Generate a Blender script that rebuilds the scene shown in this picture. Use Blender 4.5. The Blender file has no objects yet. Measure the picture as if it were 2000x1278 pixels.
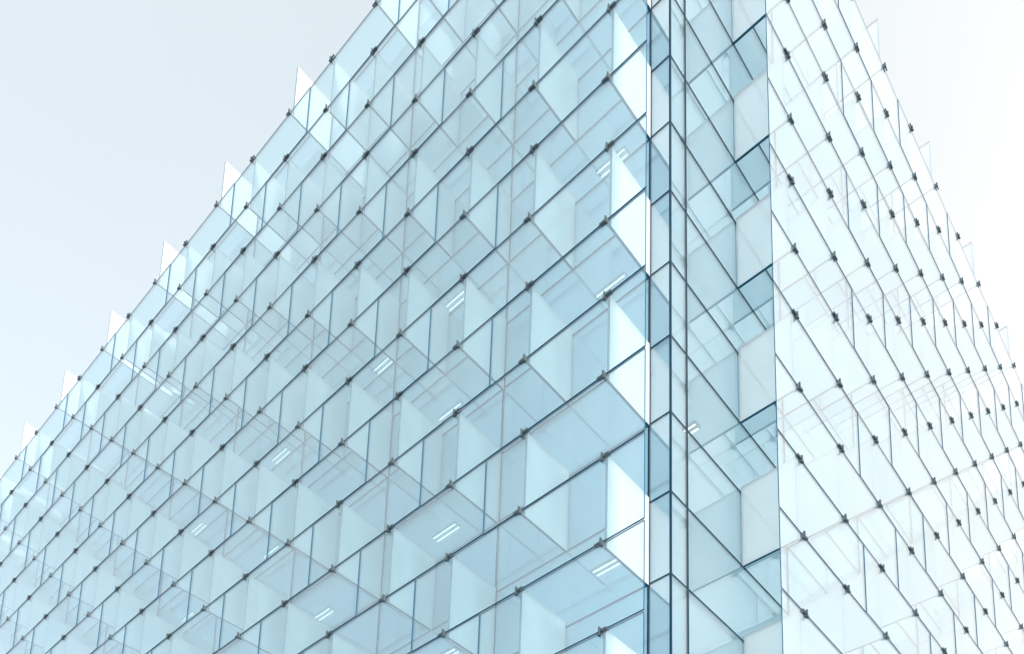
import bpy, bmesh, math, random
from mathutils import Vector, Matrix

random.seed(7)
scene = bpy.context.scene
col = scene.collection

# ------------------------------------------------------------------ measures
U = 2.1                      # one facade module in metres
H = 0.8531                   # row height / module
TOP = 35.57                  # parapet height above the ground in metres
Y0 = 0.916                   # first clamp column on the left facade
X0, WR = 1.928, 0.987        # first clamp column and pitch on the right facade
IN = 0.667                   # depth of the inner glass wall
NL, NR = 21, 13              # clamp columns modelled


def W(x, y, z):
    return Vector((x * U, y * U, z * U + TOP))


# ------------------------------------------------------------------ camera
cam_d = bpy.data.cameras.new('camera')
cam = bpy.data.objects.new('camera', cam_d)
col.objects.link(cam)
F, PX, PY = 1881.79, 1146.74, 2061.86
roll, pitch, yaw = 0.01627, 0.19787, 0.69496
cy, sy = math.cos(pitch), math.sin(pitch)
fwd = Vector((cy * math.cos(yaw), cy * math.sin(yaw), sy))
right = Vector((math.sin(yaw), -math.cos(yaw), 0))
up = right.cross(fwd)
r2 = math.cos(roll) * right + math.sin(roll) * up
u2 = -math.sin(roll) * right + math.cos(roll) * up
m3 = Matrix((r2, u2, -fwd)).transposed()
cam.matrix_world = Matrix.Translation(W(-5.602, -3.677, -16.175)) @ m3.to_4x4()
cam_d.sensor_fit = 'HORIZONTAL'
cam_d.sensor_width = 36
cam_d.lens = F / 2000 * 36
cam_d.shift_x = -(PX - 1000) / 2000
cam_d.shift_y = (PY - 639) / 2000
cam_d.clip_end = 5000
scene.camera = cam

# ------------------------------------------------------------------ sky, sun, exposure
SUN_AZ, SUN_EL = math.radians(198), math.radians(41)   # azimuth clockwise from +Y
world = bpy.data.worlds.new('World')
scene.world = world
world.use_nodes = True
wn, wl = world.node_tree.nodes, world.node_tree.links
for n in list(wn):
    wn.remove(n)
wout = wn.new('ShaderNodeOutputWorld')
sky = wn.new('ShaderNodeTexSky')
sky.sky_type = 'NISHITA'
sky.sun_disc = False
sky.sun_elevation = SUN_EL
sky.sun_rotation = SUN_AZ
sky.air_density = 1.0
sky.dust_density = 3.0
sky.ozone_density = 1.0
bg = wn.new('ShaderNodeBackground')
bg.inputs['Strength'].default_value = 0.12
wl.new(sky.outputs[0], bg.inputs['Color'])
# thin bright cloud veil over the whole sky
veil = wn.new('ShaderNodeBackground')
tc = wn.new('ShaderNodeTexCoord')
nz = wn.new('ShaderNodeTexNoise')
nz.inputs['Scale'].default_value = 1.6
nz.inputs['Detail'].default_value = 3
rp = wn.new('ShaderNodeValToRGB')
rp.color_ramp.elements[0].position = 0.3
rp.color_ramp.elements[0].color = (0.222, 0.215, 0.14, 1)
rp.color_ramp.elements[1].position = 0.7
rp.color_ramp.elements[1].color = (0.25, 0.24, 0.163, 1)
wl.new(tc.outputs['Generated'], nz.inputs['Vector'])
wl.new(nz.outputs[0], rp.inputs[0])
# the veil thickens and brightens towards the right of the view, as seen, and further past the frame, shaped to whiten the right facade
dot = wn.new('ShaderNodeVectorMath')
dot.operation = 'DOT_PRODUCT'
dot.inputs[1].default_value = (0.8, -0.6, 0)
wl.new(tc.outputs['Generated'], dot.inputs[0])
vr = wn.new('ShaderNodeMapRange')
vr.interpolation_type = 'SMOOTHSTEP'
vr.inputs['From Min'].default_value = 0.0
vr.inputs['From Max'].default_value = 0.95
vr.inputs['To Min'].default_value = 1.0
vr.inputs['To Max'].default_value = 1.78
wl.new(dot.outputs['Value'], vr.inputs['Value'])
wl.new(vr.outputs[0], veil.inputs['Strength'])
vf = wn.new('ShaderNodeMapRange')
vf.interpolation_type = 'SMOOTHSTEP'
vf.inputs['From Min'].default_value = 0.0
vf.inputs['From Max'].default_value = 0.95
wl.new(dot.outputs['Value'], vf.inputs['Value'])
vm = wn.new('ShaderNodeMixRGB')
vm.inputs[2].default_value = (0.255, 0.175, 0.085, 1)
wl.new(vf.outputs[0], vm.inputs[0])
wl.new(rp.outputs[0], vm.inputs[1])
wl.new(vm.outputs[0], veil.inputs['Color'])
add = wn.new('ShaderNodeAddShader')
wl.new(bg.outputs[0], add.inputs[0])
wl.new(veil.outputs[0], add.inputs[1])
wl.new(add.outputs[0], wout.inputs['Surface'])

sun_d = bpy.data.lights.new('sun', 'SUN')
sun_d.energy = 3.0
sun_d.angle = math.radians(9)
sun_d.color = (1.0, 0.905, 0.81)
sun = bpy.data.objects.new('sun', sun_d)
col.objects.link(sun)
to_sun = Vector((math.sin(SUN_AZ) * math.cos(SUN_EL), math.cos(SUN_AZ) * math.cos(SUN_EL), math.sin(SUN_EL)))
sun.rotation_euler = to_sun.to_track_quat('Z', 'Y').to_euler()
sun.location = W(10, -20, 10)

scene.view_settings.view_transform = 'Standard'
scene.view_settings.look = 'None'
scene.view_settings.gamma = 1
scene.view_settings.use_curve_mapping = False
scene.view_settings.exposure = 1.23
scene.render.engine = 'CYCLES'
cyc = scene.cycles
cyc.max_bounces = 12
cyc.transparent_max_bounces = 64
cyc.glossy_bounces = 5
cyc.diffuse_bounces = 4
cyc.transmission_bounces = 6
cyc.use_denoising = True
cyc.caustics_reflective = False
cyc.caustics_refractive = False


# ------------------------------------------------------------------ materials
def mat(name):
    m = bpy.data.materials.new(name)
    m.use_nodes = True
    nt = m.node_tree
    for n in list(nt.nodes):
        nt.nodes.remove(n)
    return m, nt.nodes, nt.links, nt.nodes.new('ShaderNodeOutputMaterial')


def glass(name, tint, scat, scat_col, ior=1.5, refl=1.0, rough=0.0, base=None, coat=(0.97, 0.99, 1), vary=0.25, back=0.5):
    """thin sheet of glass: clear body with a faint dusty / fritted scatter and Fresnel reflection"""
    m, N, L, out = mat(name)
    tr = N.new('ShaderNodeBsdfTransparent')
    tr.inputs[0].default_value = (*tint, 1)
    di = N.new('ShaderNodeBsdfDiffuse')
    di.inputs[0].default_value = (*scat_col, 1)
    tl = N.new('ShaderNodeBsdfTranslucent')
    tl.inputs[0].default_value = (*scat_col, 1)
    sc = N.new('ShaderNodeMixShader')
    sc.inputs[0].default_value = back
    L.new(di.outputs[0], sc.inputs[1])
    L.new(tl.outputs[0], sc.inputs[2])
    # dust varies over the sheet and from sheet to sheet
    t = N.new('ShaderNodeTexCoord')
    no = N.new('ShaderNodeTexNoise')
    no.inputs['Scale'].default_value = 0.55
    no.inputs['Detail'].default_value = 4
    oi = N.new('ShaderNodeObjectInfo')
    ad = N.new('ShaderNodeVectorMath')
    ad.operation = 'ADD'
    sh = N.new('ShaderNodeVectorMath')
    sh.operation = 'SCALE'
    sh.inputs[0].default_value = (37, 11, 23)
    L.new(oi.outputs['Random'], sh.inputs['Scale'])
    L.new(t.outputs['Object'], ad.inputs[0])
    L.new(sh.outputs[0], ad.inputs[1])
    L.new(ad.outputs[0], no.inputs['Vector'])
    mr = N.new('ShaderNodeMapRange')
    mr.inputs['From Min'].default_value = 0.25
    mr.inputs['From Max'].default_value = 0.75
    mr.inputs['To Min'].default_value = scat * (1 - vary)
    mr.inputs['To Max'].default_value = scat * (1 + vary)
    L.new(no.outputs[0], mr.inputs['Value'])
    mp = N.new('ShaderNodeMapRange')
    mp.inputs['To Min'].default_value = 1 - vary * 0.8
    mp.inputs['To Max'].default_value = 1 + vary * 0.8
    L.new(oi.outputs['Random'], mp.inputs['Value'])
    mu = N.new('ShaderNodeMath')
    mu.operation = 'MULTIPLY'
    mu.use_clamp = True
    L.new(mr.outputs[0], mu.inputs[0])
    L.new(mp.outputs[0], mu.inputs[1])
    mx = N.new('ShaderNodeMixShader')
    L.new(mu.outputs[0], mx.inputs[0])
    L.new(tr.outputs[0], mx.inputs[1])
    L.new(sc.outputs[0], mx.inputs[2])
    gl = N.new('ShaderNodeBsdfGlossy')
    gl.inputs['Roughness'].default_value = rough
    gl.inputs[0].default_value = (*coat, 1)
    lw = N.new('ShaderNodeLayerWeight')     # symmetric for both sides of the sheet
    pw = N.new('ShaderNodeMath')
    pw.operation = 'POWER'
    pw.inputs[1].default_value = 4.5
    L.new(lw.outputs['Facing'], pw.inputs[0])
    f0 = ((ior - 1) / (ior + 1)) ** 2 if base is None else base
    ml = N.new('ShaderNodeMath')
    ml.operation = 'MULTIPLY_ADD'
    ml.inputs[1].default_value = (1 - f0) * refl
    ml.inputs[2].default_value = f0 * refl
    ml.use_clamp = True
    L.new(pw.outputs[0], ml.inputs[0])
    lw.inputs['Blend'].default_value = 0.5
    fin = N.new('ShaderNodeMixShader')
    L.new(ml.outputs[0], fin.inputs[0])
    L.new(mx.outputs[0], fin.inputs[1])
    L.new(gl.outputs[0], fin.inputs[2])
    L.new(fin.outputs[0], out.inputs['Surface'])
    return m


def solid(name, colr, rough=0.5, metal=0.0, noise=0.12, scale=6.0, spec=0.5):
    m, N, L, out = mat(name)
    b = N.new('ShaderNodeBsdfPrincipled')
    b.inputs['Roughness'].default_value = rough
    b.inputs['Metallic'].default_value = metal
    b.inputs['Specular IOR Level'].default_value = spec
    t = N.new('ShaderNodeTexCoord')
    no = N.new('ShaderNodeTexNoise')
    no.inputs['Scale'].default_value = scale
    no.inputs['Detail'].default_value = 5
    L.new(t.outputs['Object'], no.inputs['Vector'])
    r = N.new('ShaderNodeValToRGB')
    r.color_ramp.elements[0].position = 0.3
    r.color_ramp.elements[1].position = 0.7
    r.color_ramp.elements[0].color = (*[c * (1 - noise) for c in colr], 1)
    r.color_ramp.elements[1].color = (*[min(1, c * (1 + noise)) for c in colr], 1)
    L.new(no.outputs[0], r.inputs[0])
    L.new(r.outputs[0], b.inputs['Base Color'])
    L.new(b.outputs[0], out.inputs['Surface'])
    return m


def emitter(name, colr, s):
    m, N, L, out = mat(name)
    e = N.new('ShaderNodeEmission')
    e.inputs[0].default_value = (*colr, 1)
    e.inputs[1].default_value = s
    L.new(e.outputs[0], out.inputs['Surface'])
    return m


M_SKIN = glass('outer_glass', (0.85, 0.97, 1.0), 0.085, (0.85, 0.90, 0.94), refl=0.95, base=0.13, coat=(0.94, 0.985, 1.0), vary=0.22)
M_FIN = glass('frosted_fin_glass', (0.84, 0.90, 0.92), 0.62, (0.82, 0.86, 0.90), refl=0.6, vary=0.08)
M_INNER = glass('inner_glass', (0.83, 0.92, 0.968), 0.085, (0.82, 0.86, 0.88), refl=1.0, base=0.16, vary=0.10)
M_EDGE = solid('glass_edge', (0.001, 0.070, 0.135), 0.6, 0, 0.2, spec=0.15)
M_FINEDGE = solid('fin_edge', (0.012, 0.075, 0.135), 0.5, spec=0.15)
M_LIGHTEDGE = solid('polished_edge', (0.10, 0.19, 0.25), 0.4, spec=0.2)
M_BAR = solid('dark_aluminium', (0.006, 0.026, 0.048), 0.6, 0.0, spec=0.08)
M_CLAMP = solid('clamp_steel', (0.030, 0.052, 0.066), 0.5, 0.0, 0.25, 20, spec=0.25)
M_STEEL = solid('brushed_steel', (0.05, 0.085, 0.11), 0.5, 0.0, 0.1, 20)
M_CEIL = solid('ceiling_white', (0.78, 0.84, 0.87), 0.8, 0, 0.03, 1.0)
M_CORE = solid('core_wall_paint', (0.80, 0.84, 0.86), 0.8, 0, 0.05, 0.6)
M_CONC = solid('pale_concrete', (0.40, 0.40, 0.39), 0.8, 0, 0.15, 0.4)
M_PAVE = solid('pale_paving', (0.55, 0.55, 0.54), 0.85, 0, 0.2, 0.15)
M_TUBE = emitter('lit_tube', (1.0, 0.94, 0.86), 1.4)


# ------------------------------------------------------------------ mesh helpers
def box_into(bm, lo, hi, mi=0, edge=None):
    """axis box; edge = (normal_axis, material) gives the four rim faces another material"""
    vs = [bm.verts.new((x, y, z)) for x in (lo[0], hi[0]) for y in (lo[1], hi[1]) for z in (lo[2], hi[2])]
    q = [(0, 1, 3, 2, 0), (4, 6, 7, 5, 0), (0, 4, 5, 1, 1), (2, 3, 7, 6, 1), (0, 2, 6, 4, 2), (1, 5, 7, 3, 2)]
    out = []
    for a, b, c, d, ax in q:
        f = bm.faces.new((vs[a], vs[b], vs[c], vs[d]))
        f.material_index = mi
        if edge and ax != edge[0]:
            f.material_index = edge[1]
        out.append(f)
    return out


def mesh_of(name, bm, mats):
    bmesh.ops.recalc_face_normals(bm, faces=bm.faces)
    me = bpy.data.meshes.new(name)
    bm.to_mesh(me)
    bm.free()
    for m in mats:
        me.materials.append(m)
    return me


def link(name, me, parent=None, loc=(0, 0, 0), rz=0.0):
    o = bpy.data.objects.new(name, me)
    col.objects.link(o)
    o.location = loc
    o.rotation_euler = (0, 0, rz)
    if parent:
        o.parent = parent
    return o


_cache = {}


def cached(key, make):
    if key not in _cache:
        _cache[key] = make()
    return _cache[key]


# Facade frame: 'a' runs along the facade away from the corner, 'd' is depth (positive = into the
# building), z is up.  side 'L': a = Y, d = X ; side 'R': a = X, d = Y.
def on(side, a, d, z):
    return W(d, a, z) if side == 'L' else W(a, d, z)


def fbox(side, a0, a1, d0, d1, z0, z1, mats, mi=0, edge=None, name='m'):
    """box centred mesh with size in modules; returns mesh (cached) and centre"""
    la, ld, lz = (a1 - a0) * U / 2, (d1 - d0) * U / 2, (z1 - z0) * U / 2
    key = (name, side, round(la, 4), round(ld, 4), round(lz, 4), tuple(m.name for m in mats))

    def mk():
        bm = bmesh.new()
        hx, hy = (ld, la) if side == 'L' else (la, ld)
        ea = None
        if edge is not None:
            ax = {'d': 0, 'a': 1}[edge] if side == 'L' else {'d': 1, 'a': 0}[edge]
            ea = (ax, 1)
        box_into(bm, (-hx, -hy, -lz), (hx, hy, lz), mi, ea)
        return mesh_of(name, bm, mats)
    return cached(key, mk), on(side, (a0 + a1) / 2, (d0 + d1) / 2, (z0 + z1) / 2)


def acol(side, c):
    return Y0 + (c - 1) if side == 'L' else X0 + (c - 1) * WR


def has_fin(side, c, j):
    return (c + j) % 2 == (0 if side == 'L' else 1)


def wanted(side, c, j):
    """rows that the street view can show (plus a margin)"""
    return j + 0.48 * c < 16.5 if side == 'L' else j + 0.62 * c < 16.5


# ------------------------------------------------------------------ ground
bm = bmesh.new()
s = 2500
bm.faces.new([bm.verts.new(p) for p in ((-s, -s, 0), (s, -s, 0), (s, s, 0), (-s, s, 0))])
g = link('ground', mesh_of('ground', bm, [M_PAVE]))
g['kind'] = 'structure'
g['label'] = 'pale paved ground at the foot of the glass building'

# ------------------------------------------------------------------ the building
B = bpy.data.objects.new('glass_building', None)
col.objects.link(B)
B['label'] = 'pale blue glass office building with a double skin of clamped panels and fins'
B['category'] = 'building'


def part(name, me, loc=(0, 0, 0), parent=None):
    return link(name, me, parent or B, loc)


LEN = {'L': acol('L', NL) + 0.5, 'R': acol('R', NR) + 0.5}
ROWS = 16            # rows of the double skin that are modelled one by one
ZB = -TOP / U        # ground level in modules

# floors, core, roof
depth = 4.0
for j in range(-1, 20, 2):
    z = -j * H
    if z < ZB:
        break
    bm = bmesh.new()
    a = IN + 0.2
    pts = [(a, a), (LEN['R'], a), (LEN['R'], a + depth), (a + depth, a + depth), (a + depth, LEN['L']), (a, LEN['L'])]
    lo = [bm.verts.new((x * U, y * U, 0)) for x, y in pts]
    e = 0.8          # the fascia leans back from the glass, so only the ceiling shows from below
    top = [(a + e, a + e), (LEN['R'], a + e), (LEN['R'], a + depth), (a + depth, a + depth), (a + depth, LEN['L']), (a + e, LEN['L'])]
    hi = [bm.verts.new((x * U, y * U, 0.14 * U)) for x, y in top]
    bm.faces.new(lo)
    bm.faces.new(hi)
    n = len(pts)
    for i in range(n):
        bm.faces.new((lo[i], lo[(i + 1) % n], hi[(i + 1) % n], hi[i]))
    part('floor_slab' if j > 0 else 'roof_slab', mesh_of('floor_slab', bm, [M_CEIL]), (0, 0, W(0, 0, z).z))
bm = bmesh.new()
a = IN + 0.2 + depth
zt = TOP + H * U + 0.25 * U
for p in (((a, a), (LEN['R'], a)), ((a, a), (a, LEN['L']))):
    (xa, ya), (xb, yb) = p
    box_into(bm, (xa * U + 0.01, ya * U + 0.01, 0), (max(xb * U, xa * U + 0.3), max(yb * U, ya * U + 0.3), zt))
part('core_wall', mesh_of('core_wall', bm, [M_CORE]))
for sname, lo, hi in (('end_wall', (IN * U, (LEN['L'] + 0.002) * U, 0), ((a) * U, LEN['L'] * U + 0.3, zt)),
                      ('end_wall', ((LEN['R'] + 0.002) * U, IN * U, 0), (LEN['R'] * U + 0.3, a * U, zt))):
    bm = bmesh.new()
    box_into(bm, lo, hi)
    part(sname, mesh_of(sname, bm, [M_CONC]))

# round columns set back behind the glass
def tube_mesh(name, r, h, m, seg=16):
    bm = bmesh.new()
    bmesh.ops.create_cone(bm, cap_ends=True, segments=seg, radius1=r, radius2=r, depth=h)
    for f in bm.faces:
        f.smooth = len(f.verts) == 4
    return mesh_of(name, bm, [m])


cm = tube_mesh('column', 0.26, zt - 0.4, M_CORE)
for side, cs in (('L', range(3, NL, 4)), ('R', range(3, NR, 4))):
    for c in cs:
        p = on(side, acol(side, c) + 0.9, IN + 2.6, 0)
        part('column', cm, (p.x, p.y, (zt - 0.4) / 2))
part('column', cm, (W(IN + 2.6, 0, 0).x, W(0, IN + 2.6, 0).y, (zt - 0.4) / 2))

# inner glass wall: panes, transoms at every row, mullions at every second column
g_ = 0.006
for side in 'LR':
    if side == 'L':
        joints = [IN] + [Y0 + k for k in range(0, NL, 2)] + [LEN['L']]
    else:
        joints = [IN] + [X0 + (k - 1) * WR for k in range(0, NR, 2)] + [LEN['R']]
    for k in range(len(joints) - 1):
        a0, a1 = joints[k] + g_, joints[k + 1] - g_
        if a1 - a0 < 0.1:
            continue
        lowest = -1
        for j in range(-1, ROWS):
            if not wanted(side, 2 * k - 1, j - 1):
                break
            me, p = fbox(side, a0, a1, IN, IN + 0.014, -(j + 1) * H + g_, -j * H - g_, [M_INNER, M_EDGE], 0, 'd', 'window_pane')
            part('window_pane', me, p)
            lowest = j + 1
        me, p = fbox(side, a0, a1, IN, IN + 0.014, ZB + 0.002, -lowest * H - g_, [M_INNER, M_EDGE], 0, 'd', 'lower_glazing')
        part('lower_glazing', me, p)
    for j in range(-1, ROWS + 1):
        me, p = fbox(side, IN + 0.009, LEN[side], IN - 0.004, IN + 0.010, -j * H - 0.005, -j * H + 0.005, [M_BAR], 0, None, 'transom')
        part('transom', me, p)
    for a in joints[1:-1]:
        w = 0.008
        me, p = fbox(side, a - w, a + w, IN - 0.006, IN + 0.018, ZB + 0.004, H + 0.01, [M_BAR], 0, None, 'mullion')
        part('mullion', me, p)
bm = bmesh.new()
box_into(bm, (-0.009 * U, -0.009 * U, 0), (0.009 * U, 0.009 * U, (H + 0.01 - ZB) * U))
part('corner_mullion', mesh_of('corner_mullion', bm, [M_BAR]), (IN * U, IN * U, 0.005))

# outer skin: panels two modules wide, every second row shifted by one module; each panel stands
# a little proud at the end next to the corner
T = {'L': 0.016, 'R': 0.010}


def panel_mesh(side, ln, tilt):
    def mk():
        bm = bmesh.new()
        hz = H * U / 2 - 0.022
        hl = ln * U / 2 - 0.003
        ht = T[side] * U / 2
        fs = box_into(bm, (-ht, -hl, -hz) if side == 'L' else (-hl, -ht, -hz),
                      (ht, hl, hz) if side == 'L' else (hl, ht, hz), 0, (0, 1) if side == 'L' else (1, 1))
        for v in bm.verts:      # lean
            t = (v.co.y if side == 'L' else v.co.x) / hl
            if side == 'L':
                v.co.x += t * tilt * U
            else:
                v.co.y += t * tilt * U
        return mesh_of('facade_panel', bm, [M_SKIN, M_EDGE])
    return cached(('panel', side, round(ln, 3)), mk)


for side in 'LR':
    first = acol(side, 1) - (0.45 if side == 'L' else 0.467)
    pitch_ = 1.0 if side == 'L' else WR
    for j in range(0, ROWS):
        # joints lie half a module beyond the columns that carry a fin in this row (left) or
        # half a module before them (right); the corner panel starts at 'first'
        js = [first]
        for c in range(2, NL if side == 'L' else NR):
            fin_here = has_fin(side, c, j) if side == 'L' else has_fin(side, c + 1, j)
            if fin_here:
                js.append(acol(side, c) + 0.5 * pitch_)
        for k in range(len(js) - 1):
            c = (js[k] - first) / pitch_
            if not wanted(side, c, j):
                continue
            me = panel_mesh(side, js[k + 1] - js[k], 0.003)
            part('facade_panel', me, on(side, (js[k] + js[k + 1]) / 2, 0, -(j + 0.5) * H))

# glass fins between the two skins, on alternate rows of each column
def fin_mesh(side):
    def mk():
        bm = bmesh.new()
        d0, d1 = 0.045, IN - 0.01
        hz0, hz1 = -1.025 * H * U, 0.055 * H * U
        t = 0.014 * U
        if side == 'L':
            lo, hi = (d0 * U, -t, hz0), (d1 * U, t, hz1)
            fs = box_into(bm, lo, hi, 0, (1, 1))
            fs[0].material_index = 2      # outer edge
        else:
            lo, hi = (-t, d0 * U, hz0), (t, d1 * U, hz1)
            fs = box_into(bm, lo, hi, 0, (0, 1))
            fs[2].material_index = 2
        return mesh_of('glass_fin', bm, [M_FIN, M_FINEDGE, M_LIGHTEDGE])
    return cached(('fin', side), mk)


for side in 'LR':
    for c in range(1, (NL if side == 'L' else NR) + 1):
        for j in range(-1, ROWS):
            if has_fin(side, c, j) and wanted(side, c, j):
                part('glass_fin', fin_mesh(side), on(side, acol(side, c), 0, -j * H))

# clamps
def cyl(bm, c, axis, r, l, seg=10, mi=0):
    rot = {'x': Matrix.Rotation(math.pi / 2, 4, 'Y'), 'y': Matrix.Rotation(math.pi / 2, 4, 'X'), 'z': Matrix.Identity(4)}[axis]
    ret = bmesh.ops.create_cone(bm, cap_ends=True, segments=seg, radius1=r, radius2=r, depth=l, matrix=Matrix.Translation(c) @ rot)
    for v in ret['verts']:
        for f in v.link_faces:
            f.material_index = mi


def fco(side, a0, a1, d0, d1, z0, z1):
    if side == 'L':
        return (d0 * U, a0 * U, z0 * U), (d1 * U, a1 * U, z1 * U)
    return (a0 * U, d0 * U, z0 * U), (a1 * U, d1 * U, z1 * U)


def clamp_mesh(side, kind):
    def mk():
        bm = bmesh.new()
        sgn = -1 if kind == 'A' else 1        # the round foot points the other way on each kind
        # upright bracket plate outside the joint and its rounded foot
        box_into(bm, *fco(side, -0.008, 0.008, -0.034, -0.013, -0.042, 0.036))
        c = Vector((-0.026 * U, 0.006 * U * -sgn, -0.04 * U)) if side == 'L' else Vector((0.006 * U * -sgn, -0.026 * U, -0.04 * U))
        cyl(bm, c, 'x' if side == 'L' else 'y', 0.0125 * U, 0.026 * U, 12)
        bmesh.ops.bevel(bm, geom=[e for e in bm.edges if e.calc_length() > 0.05], offset=0.004, segments=1, affect='EDGES')
        # steel tongue that grips the fin behind
        for f in box_into(bm, *fco(side, -0.014, -0.008, -0.018, 0.012, -0.03, 0.02)):
            f.material_index = 1
        for f in box_into(bm, *fco(side, 0.008, 0.014, -0.018, 0.012, -0.03, 0.02)):
            f.material_index = 1
        return mesh_of('clamp', bm, [M_CLAMP, M_STEEL])
    return cached(('clamp', side, kind), mk)


def jaw_mesh(side):
    def mk():
        bm = bmesh.new()
        box_into(bm, *fco(side, -0.034, 0.034, -0.026, -0.0105, -0.013, 0.013))
        box_into(bm, *fco(side, -0.03, 0.03, 0.0105, 0.018, -0.008, 0.008))
        bmesh.ops.bevel(bm, geom=list(bm.edges), offset=0.008, segments=1, affect='EDGES')
        return mesh_of('jaw', bm, [M_CLAMP])
    return cached(('jaw', side), mk)


for side in 'LR':
    for c in range(1, (NL if side == 'L' else NR) + 1):
        for j in range(0, ROWS):
            if not wanted(side, c, j + 2.3) or c > (18 if side == 'L' else 12):
                continue
            top = has_fin(side, c, j)           # A: fin hangs below ; B: fin stands above
            k = part('clamp', clamp_mesh(side, 'A' if top else 'B'), on(side, acol(side, c), 0, -j * H))
            off = -0.044 if top else 0.044
            jaw = link('jaw', jaw_mesh(side), k)
            jaw.location = (0, off * U, 0) if side == 'L' else (off * U, 0, 0)

# ------------------------------------------------------------------ ceiling lights
def tube_light(x, y, j, along, ln, label):
    o = bpy.data.objects.new('ceiling_light', None)
    col.objects.link(o)
    o.location = W(x, y, -j * H) - Vector((0, 0, 0.004))
    if along == 'x':
        o.rotation_euler = (0, 0, math.pi / 2)
    o['label'] = label
    o['category'] = 'ceiling light'
    o['group'] = 'ceiling lights behind the glass'

    def mk_h():
        bm = bmesh.new()
        box_into(bm, (-0.10, -ln * U / 2 - 0.03, -0.045), (0.10, ln * U / 2 + 0.03, 0))
        return mesh_of('housing', bm, [M_STEEL])

    def mk_t():
        bm = bmesh.new()
        cyl(bm, Vector((0, 0, 0)), 'y', 0.016, ln * U, 8)
        return mesh_of('light_tube', bm, [M_TUBE])
    link('housing', cached(('hous', ln), mk_h), o)
    for s_ in (-1, 1):
        link('light_tube', cached(('tube', ln), mk_t), o, (s_ * 0.065, 0, -0.066))


FL = {5: 'highest lit floor', 7: 'second lit floor down', 9: 'third lit floor down', 11: 'lowest lit floor'}
ORD = ['nearest to', 'second from', 'third from', 'fourth from', 'fifth from']
for j, ys in {5: (1.73, 4.29, 5.72, 8.21, 10.68), 7: (1.71, 4.25, 8.19, 10.66), 9: (4.24, 6.74), 11: (1.69, 4.14)}.items():
    for i, y in enumerate(ys):
        tube_light(1.07, y, j, 'y', 0.38, 'white twin tube ceiling light %s the corner on the %s' % (ORD[i], FL[j]))
tube_light(1.67, 1.10, 9, 'y', 0.14, 'short twin tube ceiling light behind the bare corner glass right of the edge')
